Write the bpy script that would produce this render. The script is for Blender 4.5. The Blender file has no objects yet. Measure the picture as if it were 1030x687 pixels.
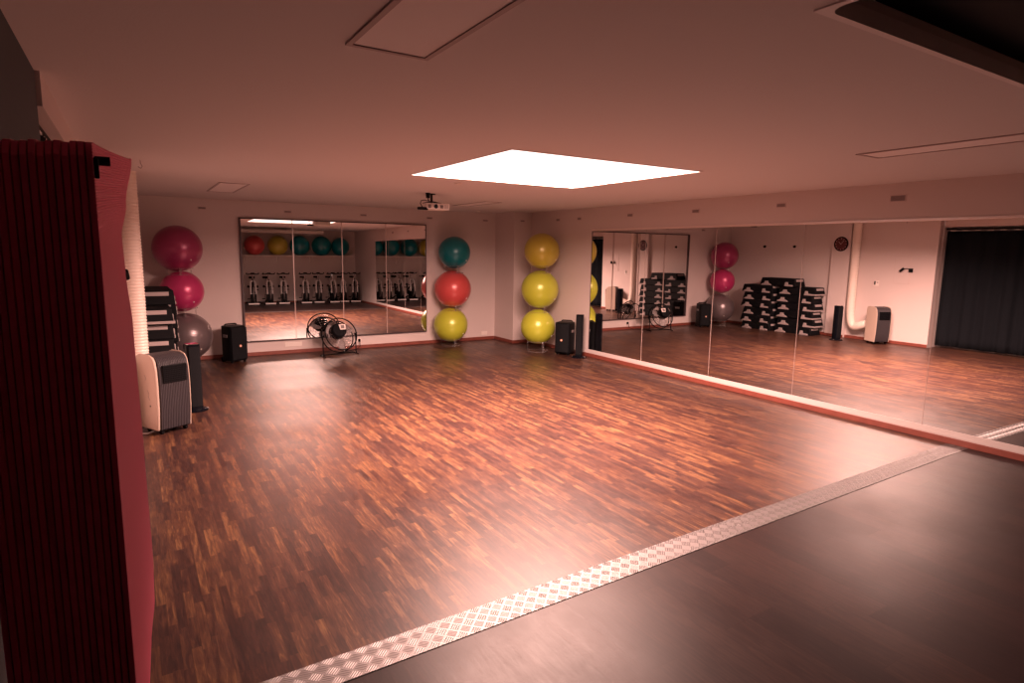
import bpy, bmesh, math, random
from mathutils import Vector, Matrix
random.seed(4)
SC = bpy.context.scene
COL = SC.collection
PI = math.pi

# ------------------------------------------------------------------ camera
W_IMG = 1030.0
F_PX = 615.2
YAW, PITCH, ROLL = math.radians(31.843), math.radians(-8.397), math.radians(0.86)
fwd = Vector((math.sin(YAW)*math.cos(PITCH), math.cos(YAW)*math.cos(PITCH), math.sin(PITCH)))
rgt = Vector((math.cos(YAW), -math.sin(YAW), 0))
upv = rgt.cross(fwd)
r2 = rgt*math.cos(ROLL) + upv*math.sin(ROLL)
u2 = -rgt*math.sin(ROLL) + upv*math.cos(ROLL)
cam_d = bpy.data.cameras.new('camera')
cam_d.sensor_fit = 'HORIZONTAL'; cam_d.sensor_width = 36.0
cam_d.lens = F_PX/W_IMG*36.0
cam_d.clip_start = 0.02; cam_d.clip_end = 100
cam = bpy.data.objects.new('camera', cam_d); COL.objects.link(cam)
M = Matrix.Identity(4)
for i in range(3):
    M[i][0] = r2[i]; M[i][1] = u2[i]; M[i][2] = -fwd[i]
M[0][3], M[1][3], M[2][3] = 0.0, 0.0, 1.9
cam.matrix_world = M
SC.camera = cam

# ------------------------------------------------------------------ colour management, world, light
SC.view_settings.view_transform = 'Standard'
SC.view_settings.look = 'None'
SC.view_settings.exposure = -0.12
SC.view_settings.gamma = 1.0
SC.view_settings.use_curve_mapping = False
try:
    SC.cycles.use_denoising = True
    SC.cycles.max_bounces = 12
    SC.cycles.diffuse_bounces = 6
    SC.cycles.glossy_bounces = 8
    SC.cycles.transmission_bounces = 8
    SC.cycles.sample_clamp_indirect = 6.0
    SC.cycles.caustics_reflective = True
    SC.cycles.caustics_refractive = True
    SC.cycles.blur_glossy = 0.3
except Exception:
    pass
world = bpy.data.worlds.new('world'); SC.world = world; world.use_nodes = True
wb = world.node_tree.nodes['Background']
wb.inputs[0].default_value = (0.10, 0.30, 0.45, 1); wb.inputs[1].default_value = 0.01

R, D, H = 7.077, 11.464, 2.686
XL = -0.10            # left wall beyond the curtained opening
XN = -0.32            # left wall on the near side
YF = -1.15            # wall behind the camera
SX0, SX1, SY0, SY1 = 2.58, 4.72, 4.20, 6.22        # daylight panel in the ceiling
LIGHT_COL = (1.0, 0.56, 0.46)
ENERGY = 1130
NSTRIP, TILT = 5, 8
sun_strips = []
for k in range(NSTRIP):      # daylight slanting in through the ceiling window, away from the camera end of the room
    ld = bpy.data.lights.new('daylight', 'AREA')
    ld.shape = 'RECTANGLE'; ld.size = SX1-SX0-.08; ld.size_y = .39
    ld.energy = ENERGY/NSTRIP; ld.color = LIGHT_COL
    ld.spread = math.radians(155)
    lo = bpy.data.objects.new('daylight', ld); COL.objects.link(lo)
    lo.location = ((SX0+SX1)/2, SY0+.03+(SY1-SY0-.06)*(k+.5)/NSTRIP, H+.10)
    lo.rotation_euler = (math.radians(TILT), 0, 0)
    sun_strips.append(lo)
PANEL_EMIT = 3.0

# ------------------------------------------------------------------ material helpers
def nt_mat(name):
    m = bpy.data.materials.new(name); m.use_nodes = True
    nt = m.node_tree
    return m, nt, nt.nodes['Principled BSDF']
def mat(name, col, rough=0.6, metal=0.0, noise=0.0, scale=20, bump=0.0, bscale=60, **kw):
    m, nt, b = nt_mat(name)
    b.inputs['Base Color'].default_value = (*col, 1)
    b.inputs['Roughness'].default_value = rough
    b.inputs['Metallic'].default_value = metal
    for k, v in kw.items():
        b.inputs[k].default_value = v
    tc = nt.nodes.new('ShaderNodeTexCoord')
    if noise > 0:
        n = nt.nodes.new('ShaderNodeTexNoise'); n.inputs['Scale'].default_value = scale; n.inputs['Detail'].default_value = 4
        nt.links.new(tc.outputs['Object'], n.inputs['Vector'])
        mx = nt.nodes.new('ShaderNodeMix'); mx.data_type = 'RGBA'
        mx.inputs[6].default_value = (*[c*(1-noise) for c in col], 1)
        mx.inputs[7].default_value = (*[min(1, c*(1+noise)) for c in col], 1)
        nt.links.new(n.outputs['Fac'], mx.inputs[0]); nt.links.new(mx.outputs[2], b.inputs['Base Color'])
    if bump > 0:
        n = nt.nodes.new('ShaderNodeTexNoise'); n.inputs['Scale'].default_value = bscale; n.inputs['Detail'].default_value = 5
        nt.links.new(tc.outputs['Object'], n.inputs['Vector'])
        bp = nt.nodes.new('ShaderNodeBump'); bp.inputs['Strength'].default_value = bump; bp.inputs['Distance'].default_value = 0.01
        nt.links.new(n.outputs['Fac'], bp.inputs['Height']); nt.links.new(bp.outputs['Normal'], b.inputs['Normal'])
    return m
def emit(name, col, s):
    m = bpy.data.materials.new(name); m.use_nodes = True
    nt = m.node_tree; nt.nodes.clear()
    e = nt.nodes.new('ShaderNodeEmission'); e.inputs[0].default_value = (*col, 1); e.inputs[1].default_value = s
    o = nt.nodes.new('ShaderNodeOutputMaterial'); nt.links.new(e.outputs[0], o.inputs[0])
    return m

class N:
    """tiny node-math builder"""
    def __init__(s, nt): s.nt = nt
    def m(s, op, a, b=None, c=None):
        n = s.nt.nodes.new('ShaderNodeMath'); n.operation = op
        for i, v in enumerate((a, b, c)):
            if v is None: continue
            if isinstance(v, (int, float)): n.inputs[i].default_value = v
            else: s.nt.links.new(v, n.inputs[i])
        return n.outputs[0]
    def comb(s, x, y, z=0.0):
        n = s.nt.nodes.new('ShaderNodeCombineXYZ')
        for i, v in enumerate((x, y, z)):
            if isinstance(v, (int, float)): n.inputs[i].default_value = v
            else: s.nt.links.new(v, n.inputs[i])
        return n.outputs[0]
    def wn(s, vec):
        n = s.nt.nodes.new('ShaderNodeTexWhiteNoise'); n.noise_dimensions = '3D'
        s.nt.links.new(vec, n.inputs['Vector']); return n.outputs['Value']
    def noise(s, vec, scale, detail=4, rough=.55, dist=0.0):
        n = s.nt.nodes.new('ShaderNodeTexNoise'); n.inputs['Scale'].default_value = scale
        n.inputs['Detail'].default_value = detail; n.inputs['Roughness'].default_value = rough
        n.inputs['Distortion'].default_value = dist
        s.nt.links.new(vec, n.inputs['Vector']); return n.outputs['Fac']
    def ramp(s, fac, stops):
        n = s.nt.nodes.new('ShaderNodeValToRGB'); cr = n.color_ramp
        while len(cr.elements) < len(stops): cr.elements.new(0.5)
        for e, (p, c) in zip(cr.elements, stops):
            e.position = p; e.color = (*c, 1)
        s.nt.links.new(fac, n.inputs[0]); return n.outputs[0]

def floor_material(name, wx, ly, stops, joint, rough0, jw=0.0012, board=None, spec=0.42):
    """boards running along world Y; each strip its own tone"""
    m, nt, b = nt_mat(name); q = N(nt)
    tc = nt.nodes.new('ShaderNodeTexCoord')
    sp = nt.nodes.new('ShaderNodeSeparateXYZ'); nt.links.new(tc.outputs['Object'], sp.inputs[0])
    X, Y = sp.outputs[0], sp.outputs[1]
    u = q.m('DIVIDE', X, wx); row = q.m('FLOOR', u)
    off = q.wn(q.comb(row, 3.7, 1.3))
    ln = q.m('MULTIPLY_ADD', q.wn(q.comb(row, 9.1, 5.5)), ly*0.7, ly*0.65)
    v = q.m('DIVIDE', q.m('MULTIPLY_ADD', off, 7.0, Y), ln); cell = q.m('FLOOR', v)
    tone = q.wn(q.comb(row, cell, 2.2))
    grain = q.noise(q.comb(q.m('MULTIPLY', X, 9.0), q.m('MULTIPLY', Y, 0.9), q.m('MULTIPLY', tone, 30)), 7.0, 5, .6, .6)
    big = q.noise(q.comb(X, Y, 0.0), 0.7, 3)
    t = q.m('ADD', q.m('MULTIPLY', tone, 0.34), q.m('MULTIPLY_ADD', grain, 1.05, -.12))
    t = q.m('ADD', t, q.m('MULTIPLY_ADD', big, 0.3, -0.22))
    colr = q.ramp(t, stops)
    fu = q.m('FRACT', u); fv = q.m('FRACT', v)
    eu = q.m('MINIMUM', fu, q.m('SUBTRACT', 1.0, fu)); eu = q.m('MULTIPLY', eu, wx)
    ev = q.m('MINIMUM', fv, q.m('SUBTRACT', 1.0, fv)); ev = q.m('MULTIPLY', ev, ln)
    e = q.m('MINIMUM', eu, ev)
    line = q.m('LESS_THAN', e, jw)
    if board:
        bu = q.m('FRACT', q.m('DIVIDE', X, board)); be = q.m('MULTIPLY', q.m('MINIMUM', bu, q.m('SUBTRACT', 1.0, bu)), board)
        line = q.m('MAXIMUM', line, q.m('LESS_THAN', be, 0.0025))
    mx = nt.nodes.new('ShaderNodeMix'); mx.data_type = 'RGBA'
    nt.links.new(q.m('MULTIPLY', line, joint), mx.inputs[0]); nt.links.new(colr, mx.inputs[6]); mx.inputs[7].default_value = (0.02, 0.008, 0.006, 1)
    nt.links.new(mx.outputs[2], b.inputs['Base Color'])
    smudge = q.noise(q.comb(X, Y, 4.0), 1.6, 6, .65)
    rg = q.m('ADD', q.m('MULTIPLY_ADD', smudge, 0.22, rough0 - .11), q.m('MULTIPLY', grain, 0.10))
    nt.links.new(rg, b.inputs['Roughness'])
    b.inputs['Specular IOR Level'].default_value = spec
    bp = nt.nodes.new('ShaderNodeBump'); bp.inputs['Strength'].default_value = 0.12; bp.inputs['Distance'].default_value = 0.002
    nt.links.new(q.m('SUBTRACT', grain, q.m('MULTIPLY', line, 1.5)), bp.inputs['Height'])
    nt.links.new(bp.outputs['Normal'], b.inputs['Normal'])
    return m

m_parquet = floor_material('walnut_strip_parquet', 0.043, 0.36,
    [(0.22, (0.022, 0.011, 0.011)), (0.45, (0.046, 0.020, 0.016)), (0.64, (0.092, 0.042, 0.024)), (0.85, (0.20, 0.105, 0.046))], 0.35, 0.33)
m_laminate = floor_material('dark_wide_board_floor', 0.19, 1.25,
    [(0.15, (0.012, 0.007, 0.008)), (0.5, (0.022, 0.012, 0.012)), (0.9, (0.045, 0.024, 0.020))], 0.7, 0.35, 0.002, spec=0.24)

def plaster(name, col):
    return mat(name, col, 0.82, bump=0.08, bscale=90)
m_wall = plaster('white_wall_paint', (0.66, 0.58, 0.56))
m_ceil = plaster('white_ceiling_paint', (0.68, 0.63, 0.62))
m_base = mat('reddish_wood_baseboard', (0.21, 0.055, 0.038), 0.5, noise=0.25, scale=12)
m_ledge = mat('white_painted_ledge', (0.60, 0.54, 0.52), 0.5)
m_vent = mat('vent_grey', (0.30, 0.24, 0.24), 0.6)
m_ventf = mat('vent_frame_white', (0.62, 0.52, 0.50), 0.6)
m_mirror = mat('mirror_silver', (0.90, 0.89, 0.88), 0.0, 1.0)
m_edge = mat('mirror_polished_edge', (0.75, 0.62, 0.58), 0.25, 0.4)
m_frame_dark = mat('dark_mirror_frame', (0.06, 0.04, 0.045), 0.5)
m_alu = mat('aluminium', (0.70, 0.68, 0.67), 0.32, 1.0)
m_black = mat('black_plastic', (0.005, 0.0055, 0.007), 0.45, **{'Specular IOR Level': .10})
m_blackm = mat('matt_black', (0.005, 0.0055, 0.007), 0.65, **{'Specular IOR Level': .10})
m_gloss = mat('gloss_black', (0.004, 0.005, 0.008), 0.2, **{'Specular IOR Level': .10})
m_white = mat('white_plastic', (0.80, 0.74, 0.70), 0.45)
m_beige = mat('beige_plastic', (0.52, 0.42, 0.35), 0.5)
m_chrome = mat('chrome', (0.8, 0.8, 0.82), 0.12, 1.0)
m_shade_wall = plaster('shade_darkened_wall', (0.05, 0.055, 0.06))  # vignette dimness of the camera end put into the wall colour
m_clear = mat('clear_plastic', (0.95, 0.93, 0.93), 0.12, 0.0)
b_ = m_clear.node_tree.nodes['Principled BSDF']; b_.inputs['Transmission Weight'].default_value = .92; b_.inputs['IOR'].default_value = 1.15
m_panel_off = mat('unlit_light_diffuser', (0.80, 0.74, 0.73), 0.6)
m_panel_fr = mat('light_panel_frame', (0.42, 0.34, 0.34), 0.55)
m_white_cable = mat('white_cable', (0.75, 0.7, 0.68), 0.5)
m_grey = mat('light_grey_riser', (0.36, 0.31, 0.31), 0.6)
m_greyd = mat('mid_grey_plastic', (0.20, 0.17, 0.17), 0.5)

# ------------------------------------------------------------------ mesh helpers
class MB:
    def __init__(s): s.bm = bmesh.new()
    def box(s, x0, x1, y0, y1, z0, z1, mt=None):
        r = bmesh.ops.create_cube(s.bm, size=1.0)
        vs = r['verts']
        bmesh.ops.scale(s.bm, vec=(x1-x0, y1-y0, z1-z0), verts=vs)
        bmesh.ops.translate(s.bm, vec=((x0+x1)/2, (y0+y1)/2, (z0+z1)/2), verts=vs)
        if mt is not None: bmesh.ops.transform(s.bm, matrix=mt, verts=vs)
        return s
    def frustum(s, bx, by, tx, ty, z0, z1, cx=0, cy=0):
        v = []
        for (hx, hy, z) in ((bx, by, z0), (tx, ty, z1)):
            for sx, sy in ((-1, -1), (1, -1), (1, 1), (-1, 1)):
                v.append(s.bm.verts.new((cx+sx*hx, cy+sy*hy, z)))
        for f in ((3, 2, 1, 0), (4, 5, 6, 7), (0, 1, 5, 4), (1, 2, 6, 5), (2, 3, 7, 6), (3, 0, 4, 7)):
            s.bm.faces.new([v[i] for i in f])
        return s
    def prism(s, pts, a0, a1, axis='x'):
        """extrude a 2-D outline along axis; pts are the other two coordinates in order"""
        def P(p, a):
            return {'x': (a, p[0], p[1]), 'y': (p[0], a, p[1]), 'z': (p[0], p[1], a)}[axis]
        A = [s.bm.verts.new(P(p, a0)) for p in pts]; B = [s.bm.verts.new(P(p, a1)) for p in pts]
        n = len(pts)
        fs = [s.bm.faces.new(A), s.bm.faces.new(B[::-1])]
        for i in range(n):
            fs.append(s.bm.faces.new((A[i], B[i], B[(i+1) % n], A[(i+1) % n])))
        bmesh.ops.recalc_face_normals(s.bm, faces=fs)
        return s
    def cyl(s, p0, p1, r0, r1=None, seg=20, cap=True):
        r1 = r0 if r1 is None else r1
        p0, p1 = Vector(p0), Vector(p1); d = p1-p0
        if d.length < 1e-6: return s
        q = Vector((0, 0, 1)).rotation_difference(d.normalized()).to_matrix().to_4x4()
        mt = Matrix.Translation((p0+p1)/2) @ q
        bmesh.ops.create_cone(s.bm, cap_ends=cap, cap_tris=False, segments=seg, radius1=r0, radius2=r1, depth=d.length, matrix=mt)
        return s
    def tube(s, pts, r, seg=8, closed=False, radii=None):
        pts = [Vector(p) for p in pts]; n = len(pts); rings = []
        prev = None
        for i, p in enumerate(pts):
            if closed: t = (pts[(i+1) % n]-pts[i-1]).normalized()
            elif i == 0: t = (pts[1]-p).normalized()
            elif i == n-1: t = (p-pts[i-1]).normalized()
            else: t = (pts[i+1]-pts[i-1]).normalized()
            if prev is None:
                a = Vector((0, 0, 1)) if abs(t.z) < .9 else Vector((1, 0, 0))
                nn = t.cross(a).normalized()
            else:
                nn = (prev - t*prev.dot(t)).normalized()
            prev = nn; bb = t.cross(nn)
            rr = radii[i] if radii else r
            rings.append([s.bm.verts.new(p + (nn*math.cos(2*PI*k/seg)+bb*math.sin(2*PI*k/seg))*rr) for k in range(seg)])
        fs = []
        for i in range(n if closed else n-1):
            a, b = rings[i], rings[(i+1) % n]
            for k in range(seg):
                fs.append(s.bm.faces.new((a[k], a[(k+1) % seg], b[(k+1) % seg], b[k])))
        if not closed:
            fs.append(s.bm.faces.new(rings[0][::-1])); fs.append(s.bm.faces.new(rings[-1]))
        bmesh.ops.recalc_face_normals(s.bm, faces=fs)
        return s
    def lathe(s, prof, seg=32, mt=None):
        rings = []
        for (r, z) in prof:
            if r < 1e-5: rings.append([s.bm.verts.new((0, 0, z))])
            else: rings.append([s.bm.verts.new((r*math.cos(2*PI*k/seg), r*math.sin(2*PI*k/seg), z)) for k in range(seg)])
        fs = []
        for a, b in zip(rings, rings[1:]):
            for k in range(seg):
                k2 = (k+1) % seg
                if len(a) == 1 and len(b) == 1: continue
                if len(a) == 1: fs.append(s.bm.faces.new((a[0], b[k2], b[k])))
                elif len(b) == 1: fs.append(s.bm.faces.new((a[k], a[k2], b[0])))
                else: fs.append(s.bm.faces.new((a[k], a[k2], b[k2], b[k])))
        bmesh.ops.recalc_face_normals(s.bm, faces=fs)
        if mt is not None:
            bmesh.ops.transform(s.bm, matrix=mt, verts=[v for rr in rings for v in rr])
        return s
    def build(s, name, m, parent=None, smooth=True, bevel=0.0, segs=2, angle=35):
        me = bpy.data.meshes.new(name); s.bm.normal_update(); s.bm.to_mesh(me); s.bm.free()
        me.materials.append(m)
        if smooth:
            for p in me.polygons: p.use_smooth = True
            try: me.set_sharp_from_angle(angle=math.radians(angle))
            except Exception: pass
        o = bpy.data.objects.new(name, me); COL.objects.link(o)
        if parent is not None: o.parent = parent
        if bevel > 0:
            bv = o.modifiers.new('bevel', 'BEVEL'); bv.width = bevel; bv.segments = segs; bv.limit_method = 'ANGLE'; bv.angle_limit = math.radians(35)
        return o
def thing(name, label, cat, loc=(0, 0, 0), rz=0.0, group=None):
    o = bpy.data.objects.new(name, None); COL.objects.link(o)
    o.empty_display_size = .1
    o.location = loc; o.rotation_euler = (0, 0, rz); tag(o, label, cat, group); return o
def tag(o, label, cat, group=None):
    o['label'] = label; o['category'] = cat
    if group: o['group'] = group
    return o
def struct(o): o['kind'] = 'structure'; return o
def dup(root, loc, rz, label, group=None):
    r = root.copy(); COL.objects.link(r); r.location = loc; r.rotation_euler = (0, 0, rz); r['label'] = label
    if group: r['group'] = group
    for ch in list(root.children):
        c = ch.copy(); COL.objects.link(c); c.parent = r
        for g in list(ch.children):
            d = g.copy(); COL.objects.link(d); d.parent = c
    return r
def rz(v): return Matrix.Rotation(v, 4, 'Z')

# ================================================================== THE ROOM
# strip line: from (0,YS0) to (R,YS1); floors meet beneath it
YS0, YS1 = 2.545, 2.715
b = MB(); b.prism([(-.6, YS0), (R+.1, YS1), (R+.1, D+.1), (-.6, D+.1)], -.06, 0.0, 'z'); struct(b.build('floor', m_parquet, smooth=False))
b = MB(); b.prism([(-.6, YF-2.2), (R+.1, YF-2.2), (R+.1, YS1), (-.6, YS0)], -.06, 0.0, 'z'); struct(b.build('floor', m_laminate, smooth=False))

# ceiling with two openings (the lit panel, and the dark roof window near the camera)
KX0, KX1, KY0, KY1 = 1.93, 4.45, -.75, 1.29
xs = sorted({-.6, SX0, SX1, KX0, KX1, R+.1}); ys = sorted({YF-.1, KY0, KY1, SY0, SY1, D+.1})
b = MB(); bm = b.bm; holes = [(SX0, SX1, SY0, SY1), (KX0, KX1, KY0, KY1)]
vv = {}
def V(x, y, z):
    k = (round(x, 4), round(y, 4), round(z, 4))
    if k not in vv: vv[k] = bm.verts.new((x, y, z))
    return vv[k]
for i in range(len(xs)-1):
    for j in range(len(ys)-1):
        cx, cy = (xs[i]+xs[i+1])/2, (ys[j]+ys[j+1])/2
        if any(h[0] < cx < h[1] and h[2] < cy < h[3] for h in holes): continue
        x0, x1, y0, y1 = xs[i], xs[i+1], ys[j], ys[j+1]
        bm.faces.new((V(x0, y0, H), V(x0, y1, H), V(x1, y1, H), V(x1, y0, H)))
        bm.faces.new((V(x0, y0, H+.2), V(x1, y0, H+.2), V(x1, y1, H+.2), V(x0, y1, H+.2)))
for (x0, x1, y0, y1) in holes:
    for a, c in (((x0, y0), (x1, y0)), ((x1, y0), (x1, y1)), ((x1, y1), (x0, y1)), ((x0, y1), (x0, y0))):
        bm.faces.new((V(*a, H), V(*c, H), V(*c, H+.2), V(*a, H+.2)))
struct(b.build('ceiling', m_ceil, smooth=False))

# back wall, with the boxed column in the right-hand corner
struct(MB().box(-.3, R+.1, D, D+.15, 0, H).build('wall_back', m_wall, smooth=False))
struct(MB().box(6.663, R, 10.70, D, 0, H).build('wall_back_column', m_wall, smooth=False, bevel=.004))
# right wall around the mirror recess
MY0, MY1, MZ0, MZ1 = 1.50, 8.715, .135, 2.283
b = MB(); b.box(R, R+.15, MY1, D+.15, 0, H); b.box(R, R+.15, YF-.1, MY0, 0, H)
b.box(R, R+.15, MY0, MY1, MZ1, H); b.box(R, R+.15, MY0, MY1, 0, MZ0); b.box(R+.04, R+.15, MY0, MY1, MZ0, MZ1)
struct(b.build('wall_right', m_wall, smooth=False))
struct(MB().box(R-.004, R+.03, MY0, MY1, .072, MZ0+.001).build('trim_1', m_ledge, smooth=False, bevel=.002))
struct(MB().box(R-.012, R+.025, MY0, MY1, MZ1-.006, MZ1+.022).build('trim_2', mat('pale_metal_profile', (0.85, .74, .70), .35, .3), smooth=False, bevel=.003))
# left wall: far part, pilaster, curtained recess, near part
CY0, CY1 = 3.66, 6.27
b = MB(); b.box(XL-.2, XL, CY1, D+.1, 0, H)
b.box(XN-.2, XN+.02, CY0, CY1, 2.53, H); b.box(-.62, -.55, CY0-.1, CY1+.1, 0, 2.53)
b.box(-.62, XL-.19, CY1-.0, CY1+.1, 0, H)
struct(b.build('wall_left', m_wall, smooth=False))
struct(MB().box(-.62, XN, YF-.1, CY0, 0, H).build('wall_left', m_shade_wall, smooth=False))
struct(MB().box(XL-.01, 0.0, 8.05, 8.49, 0, H).build('wall_left_pilaster', m_wall, smooth=False, bevel=.004))
# wall behind the camera ; wide opening at its left end is made up to drain light
b = MB(); b.box(2.75, R+.1, YF-.12, YF, 0, H); b.box(XN-.1, 2.75, YF-.12, YF, 2.55, H); struct(b.build('wall_front', m_wall, smooth=False))
# added dark box behind the made-up opening, hides the world background
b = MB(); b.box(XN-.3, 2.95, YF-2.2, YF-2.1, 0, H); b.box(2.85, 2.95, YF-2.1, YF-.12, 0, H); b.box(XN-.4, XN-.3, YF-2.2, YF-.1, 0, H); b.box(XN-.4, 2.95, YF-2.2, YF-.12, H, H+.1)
struct(b.build('wall_added_dark_box', m_shade_wall, smooth=False))
# baseboards
def baseboard(name, segs):
    b = MB()
    for (x0, x1, y0, y1) in segs: b.box(x0, x1, y0, y1, 0, .066)
    struct(b.build(name, m_base, smooth=False, bevel=.004))
baseboard('baseboard_back', [(XL, 6.65, D-.014, D), (6.649, 6.663, 10.688, D-.014), (6.663, R-.014, 10.688, 10.70)])
baseboard('baseboard_right', [(R-.016, R, YF, 10.688)])
baseboard('baseboard_left', [(XL, XL+.014, 8.49, D-.014), (XL, XL+.014, CY1, 8.05), (0, .014, 8.036, 8.504)])
baseboard('baseboard_front', [(2.75, R-.016, YF, YF+.014)])

# tread-plate strip between the two floors
def tread_material():
    m, nt, bs = nt_mat('tread_plate_aluminium'); q = N(nt)
    tc = nt.nodes.new('ShaderNodeTexCoord'); sp = nt.nodes.new('ShaderNodeSeparateXYZ'); nt.links.new(tc.outputs['Object'], sp.inputs[0])
    X, Y = sp.outputs[0], sp.outputs[1]
    s_ = 0.078
    a = q.m('DIVIDE', q.m('ADD', X, Y), s_); c = q.m('DIVIDE', q.m('SUBTRACT', X, Y), s_)
    fa, fc = q.m('FLOOR', a), q.m('FLOOR', c)
    chk = q.m('ABSOLUTE', q.m('MODULO', q.m('ADD', fa, fc), 2.0))
    wa = q.m('SINE', q.m('MULTIPLY', a, 2*PI*5)); wc = q.m('SINE', q.m('MULTIPLY', c, 2*PI*5))
    ht = q.m('ADD', q.m('MULTIPLY', chk, wa), q.m('MULTIPLY', q.m('SUBTRACT', 1.0, chk), wc))
    ga = q.m('FRACT', a); gc = q.m('FRACT', c)
    inside = q.m('MULTIPLY', q.m('GREATER_THAN', q.m('MINIMUM', q.m('MINIMUM', ga, q.m('SUBTRACT', 1, ga)), q.m('MINIMUM', gc, q.m('SUBTRACT', 1, gc))), 0.08), 1.0)
    ht = q.m('MULTIPLY', q.m('MULTIPLY_ADD', ht, .5, .5), inside)
    bp = nt.nodes.new('ShaderNodeBump'); bp.inputs['Strength'].default_value = .8; bp.inputs['Distance'].default_value = .0022
    nt.links.new(ht, bp.inputs['Height']); nt.links.new(bp.outputs['Normal'], bs.inputs['Normal'])
    bs.inputs['Metallic'].default_value = .9
    nt.links.new(q.m('MULTIPLY_ADD', chk, .10, .40), bs.inputs['Roughness'])
    mx = nt.nodes.new('ShaderNodeMix'); mx.data_type = 'RGBA'; nt.links.new(chk, mx.inputs[0])
    mx.inputs[6].default_value = (.15, .145, .145, 1); mx.inputs[7].default_value = (.25, .24, .24, 1)
    nt.links.new(mx.outputs[2], bs.inputs['Base Color'])
    return m
ang = math.atan2(YS1-YS0, R)
st = MB().box(-.3, R-.02, -.095, .095, .0005, .004).build('threshold_strip', tread_material(), smooth=False)
st.location = (0, YS0, 0); st.rotation_euler = (0, 0, ang)
tag(st, 'checkered aluminium tread strip running across the wooden floor to the mirror wall', 'threshold strip')

# ------------------------------------------------------------------ the big mirror on the right wall
root = thing('wall_mirror', 'very long frameless mirror of tall panes covering the right wall', 'mirror', (R, MY0, MZ0))
cuts = [MY1, 7.35, 5.948, 4.603, 3.074, MY0]
cuts[-1] = MY0
for a, c in zip(cuts, cuts[1:]):
    MB().box(0.002, .02, c-MY0+.003, a-MY0-.003, .002, MZ1-MZ0-.007).build('mirror_pane', m_mirror, root, smooth=False)
for a in cuts[1:-1]:
    MB().box(-.001, .02, a-MY0-.002, a-MY0+.002, 0.0, MZ1-MZ0-.007).build('joint_strip', m_edge, root, smooth=False)
for zc in (.01, ):
    MB().box(-.001, .02, MY1-MY0-.002, MY1-MY0+.012, 0, MZ1-MZ0).build('edge_strip', m_frame_dark, root, smooth=False)

# ------------------------------------------------------------------ the framed mirror on the back wall
m1l, m1r, m1b, m1t = 1.623, 5.037, .263, 2.387
root = thing('wall_mirror', 'framed mirror of four panes on the back wall behind the drum fan', 'mirror', (m1l, D, m1b))
xc = [m1l, 2.477, 3.354, 4.204, m1r]
for a, c in zip(xc, xc[1:]):
    o = MB().box(-(c-a)/2+.006, (c-a)/2-.006, -.006, .006, -(m1t-m1b)/2+.01, (m1t-m1b)/2-.01).build('mirror_pane', m_mirror, root, smooth=False)
    o.location = ((a+c)/2-m1l, -.028, (m1t-m1b)/2)
    o.rotation_euler = (math.radians(-.3), 0, math.radians(-.9 if c == m1r else -1.0))
for a in xc[1:-1]:
    MB().box(a-m1l-.006, a-m1l+.006, -.042, 0, .008, m1t-m1b-.008).build('joint_strip', m_edge, root, smooth=False)
w_, h_ = m1r-m1l, m1t-m1b
b = MB(); b.box(-.02, 0.006, -.05, 0, -.012, h_+.012); b.box(w_-.006, w_+.008, -.045, 0, -.012, h_+.012)
b.box(0, w_, -.045, 0, -.012, .008); b.box(0, w_, -.045, 0, h_-.004, h_+.01)
b.build('frame', m_frame_dark, root, smooth=False)

# ------------------------------------------------------------------ lit ceiling panel
root = thing('ceiling_light_panel', 'large glowing white square light panel in the middle of the ceiling', 'ceiling light', ((SX0+SX1)/2, (SY0+SY1)/2, H))
hx, hy = (SX1-SX0)/2, (SY1-SY0)/2
b = MB(); b.box(-hx+.002, hx-.002, -hy+.002, hy-.002, .185, .195); b.box(-hx+.002, -hx+.006, -hy+.002, hy-.002, .0, .185); b.box(hx-.006, hx-.002, -hy+.002, hy-.002, .0, .185); b.box(-hx+.006, hx-.006, -hy+.002, -hy+.006, .0, .185); b.box(-hx+.006, hx-.006, hy-.006, hy-.002, .0, .185)
b.build('diffuser', emit('panel_glow', (1.0, .72, .64), PANEL_EMIT), root, smooth=False)
b = MB()
b.box(-hx-.01, -hx+.006, -hy-.01, hy+.01, -.004, 0); b.box(hx-.006, hx+.01, -hy-.01, hy+.01, -.004, 0); b.box(-hx+.006, hx-.006, -hy-.01, -hy+.006, -.004, 0); b.box(-hx+.006, hx-.006, hy-.006, hy+.01, -.004, 0)
b.build('frame', m_white, root, smooth=False)
for lo in sun_strips:
    p = lo.location.copy(); lo.parent = root; lo.location = p-root.location

# dark roof opening near the camera
root = thing('roof_window', 'dark blacked-out roof window with pale rounded frame at top right of ceiling', 'roof window', ((KX0+KX1)/2, (KY0+KY1)/2, H))
hx, hy = (KX1-KX0)/2, (KY1-KY0)/2
def rrect(hx, hy, r, n=6):
    p = []
    for cx, cy, a0 in ((hx-r, hy-r, 0), (-hx+r, hy-r, 90), (-hx+r, -hy+r, 180), (hx-r, -hy+r, 270)):
        for k in range(n+1):
            a = math.radians(a0+90*k/n); p.append((cx+r*math.cos(a), cy+r*math.sin(a)))
    return p
o_, i_ = rrect(hx+.0, hy+.0, .001), rrect(hx-.028, hy-.028, .06)
b = MB(); n = len(o_)
A = [b.bm.verts.new((x, y, -.006)) for x, y in o_]; B = [b.bm.verts.new((x, y, -.006)) for x, y in i_]; C2 = [b.bm.verts.new((x, y, .05)) for x, y in i_]; A2 = [b.bm.verts.new((x, y, .05)) for x, y in o_]
for i in range(n):
    j = (i+1) % n
    b.bm.faces.new((A[i], B[i], B[j], A[j])); b.bm.faces.new((B[i], C2[i], C2[j], B[j])); b.bm.faces.new((A[j], A2[j], A2[i], A[i])); b.bm.faces.new((A2[i], A2[j], C2[j], C2[i]))
b.build('frame', m_panel_off, root, smooth=False)
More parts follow.
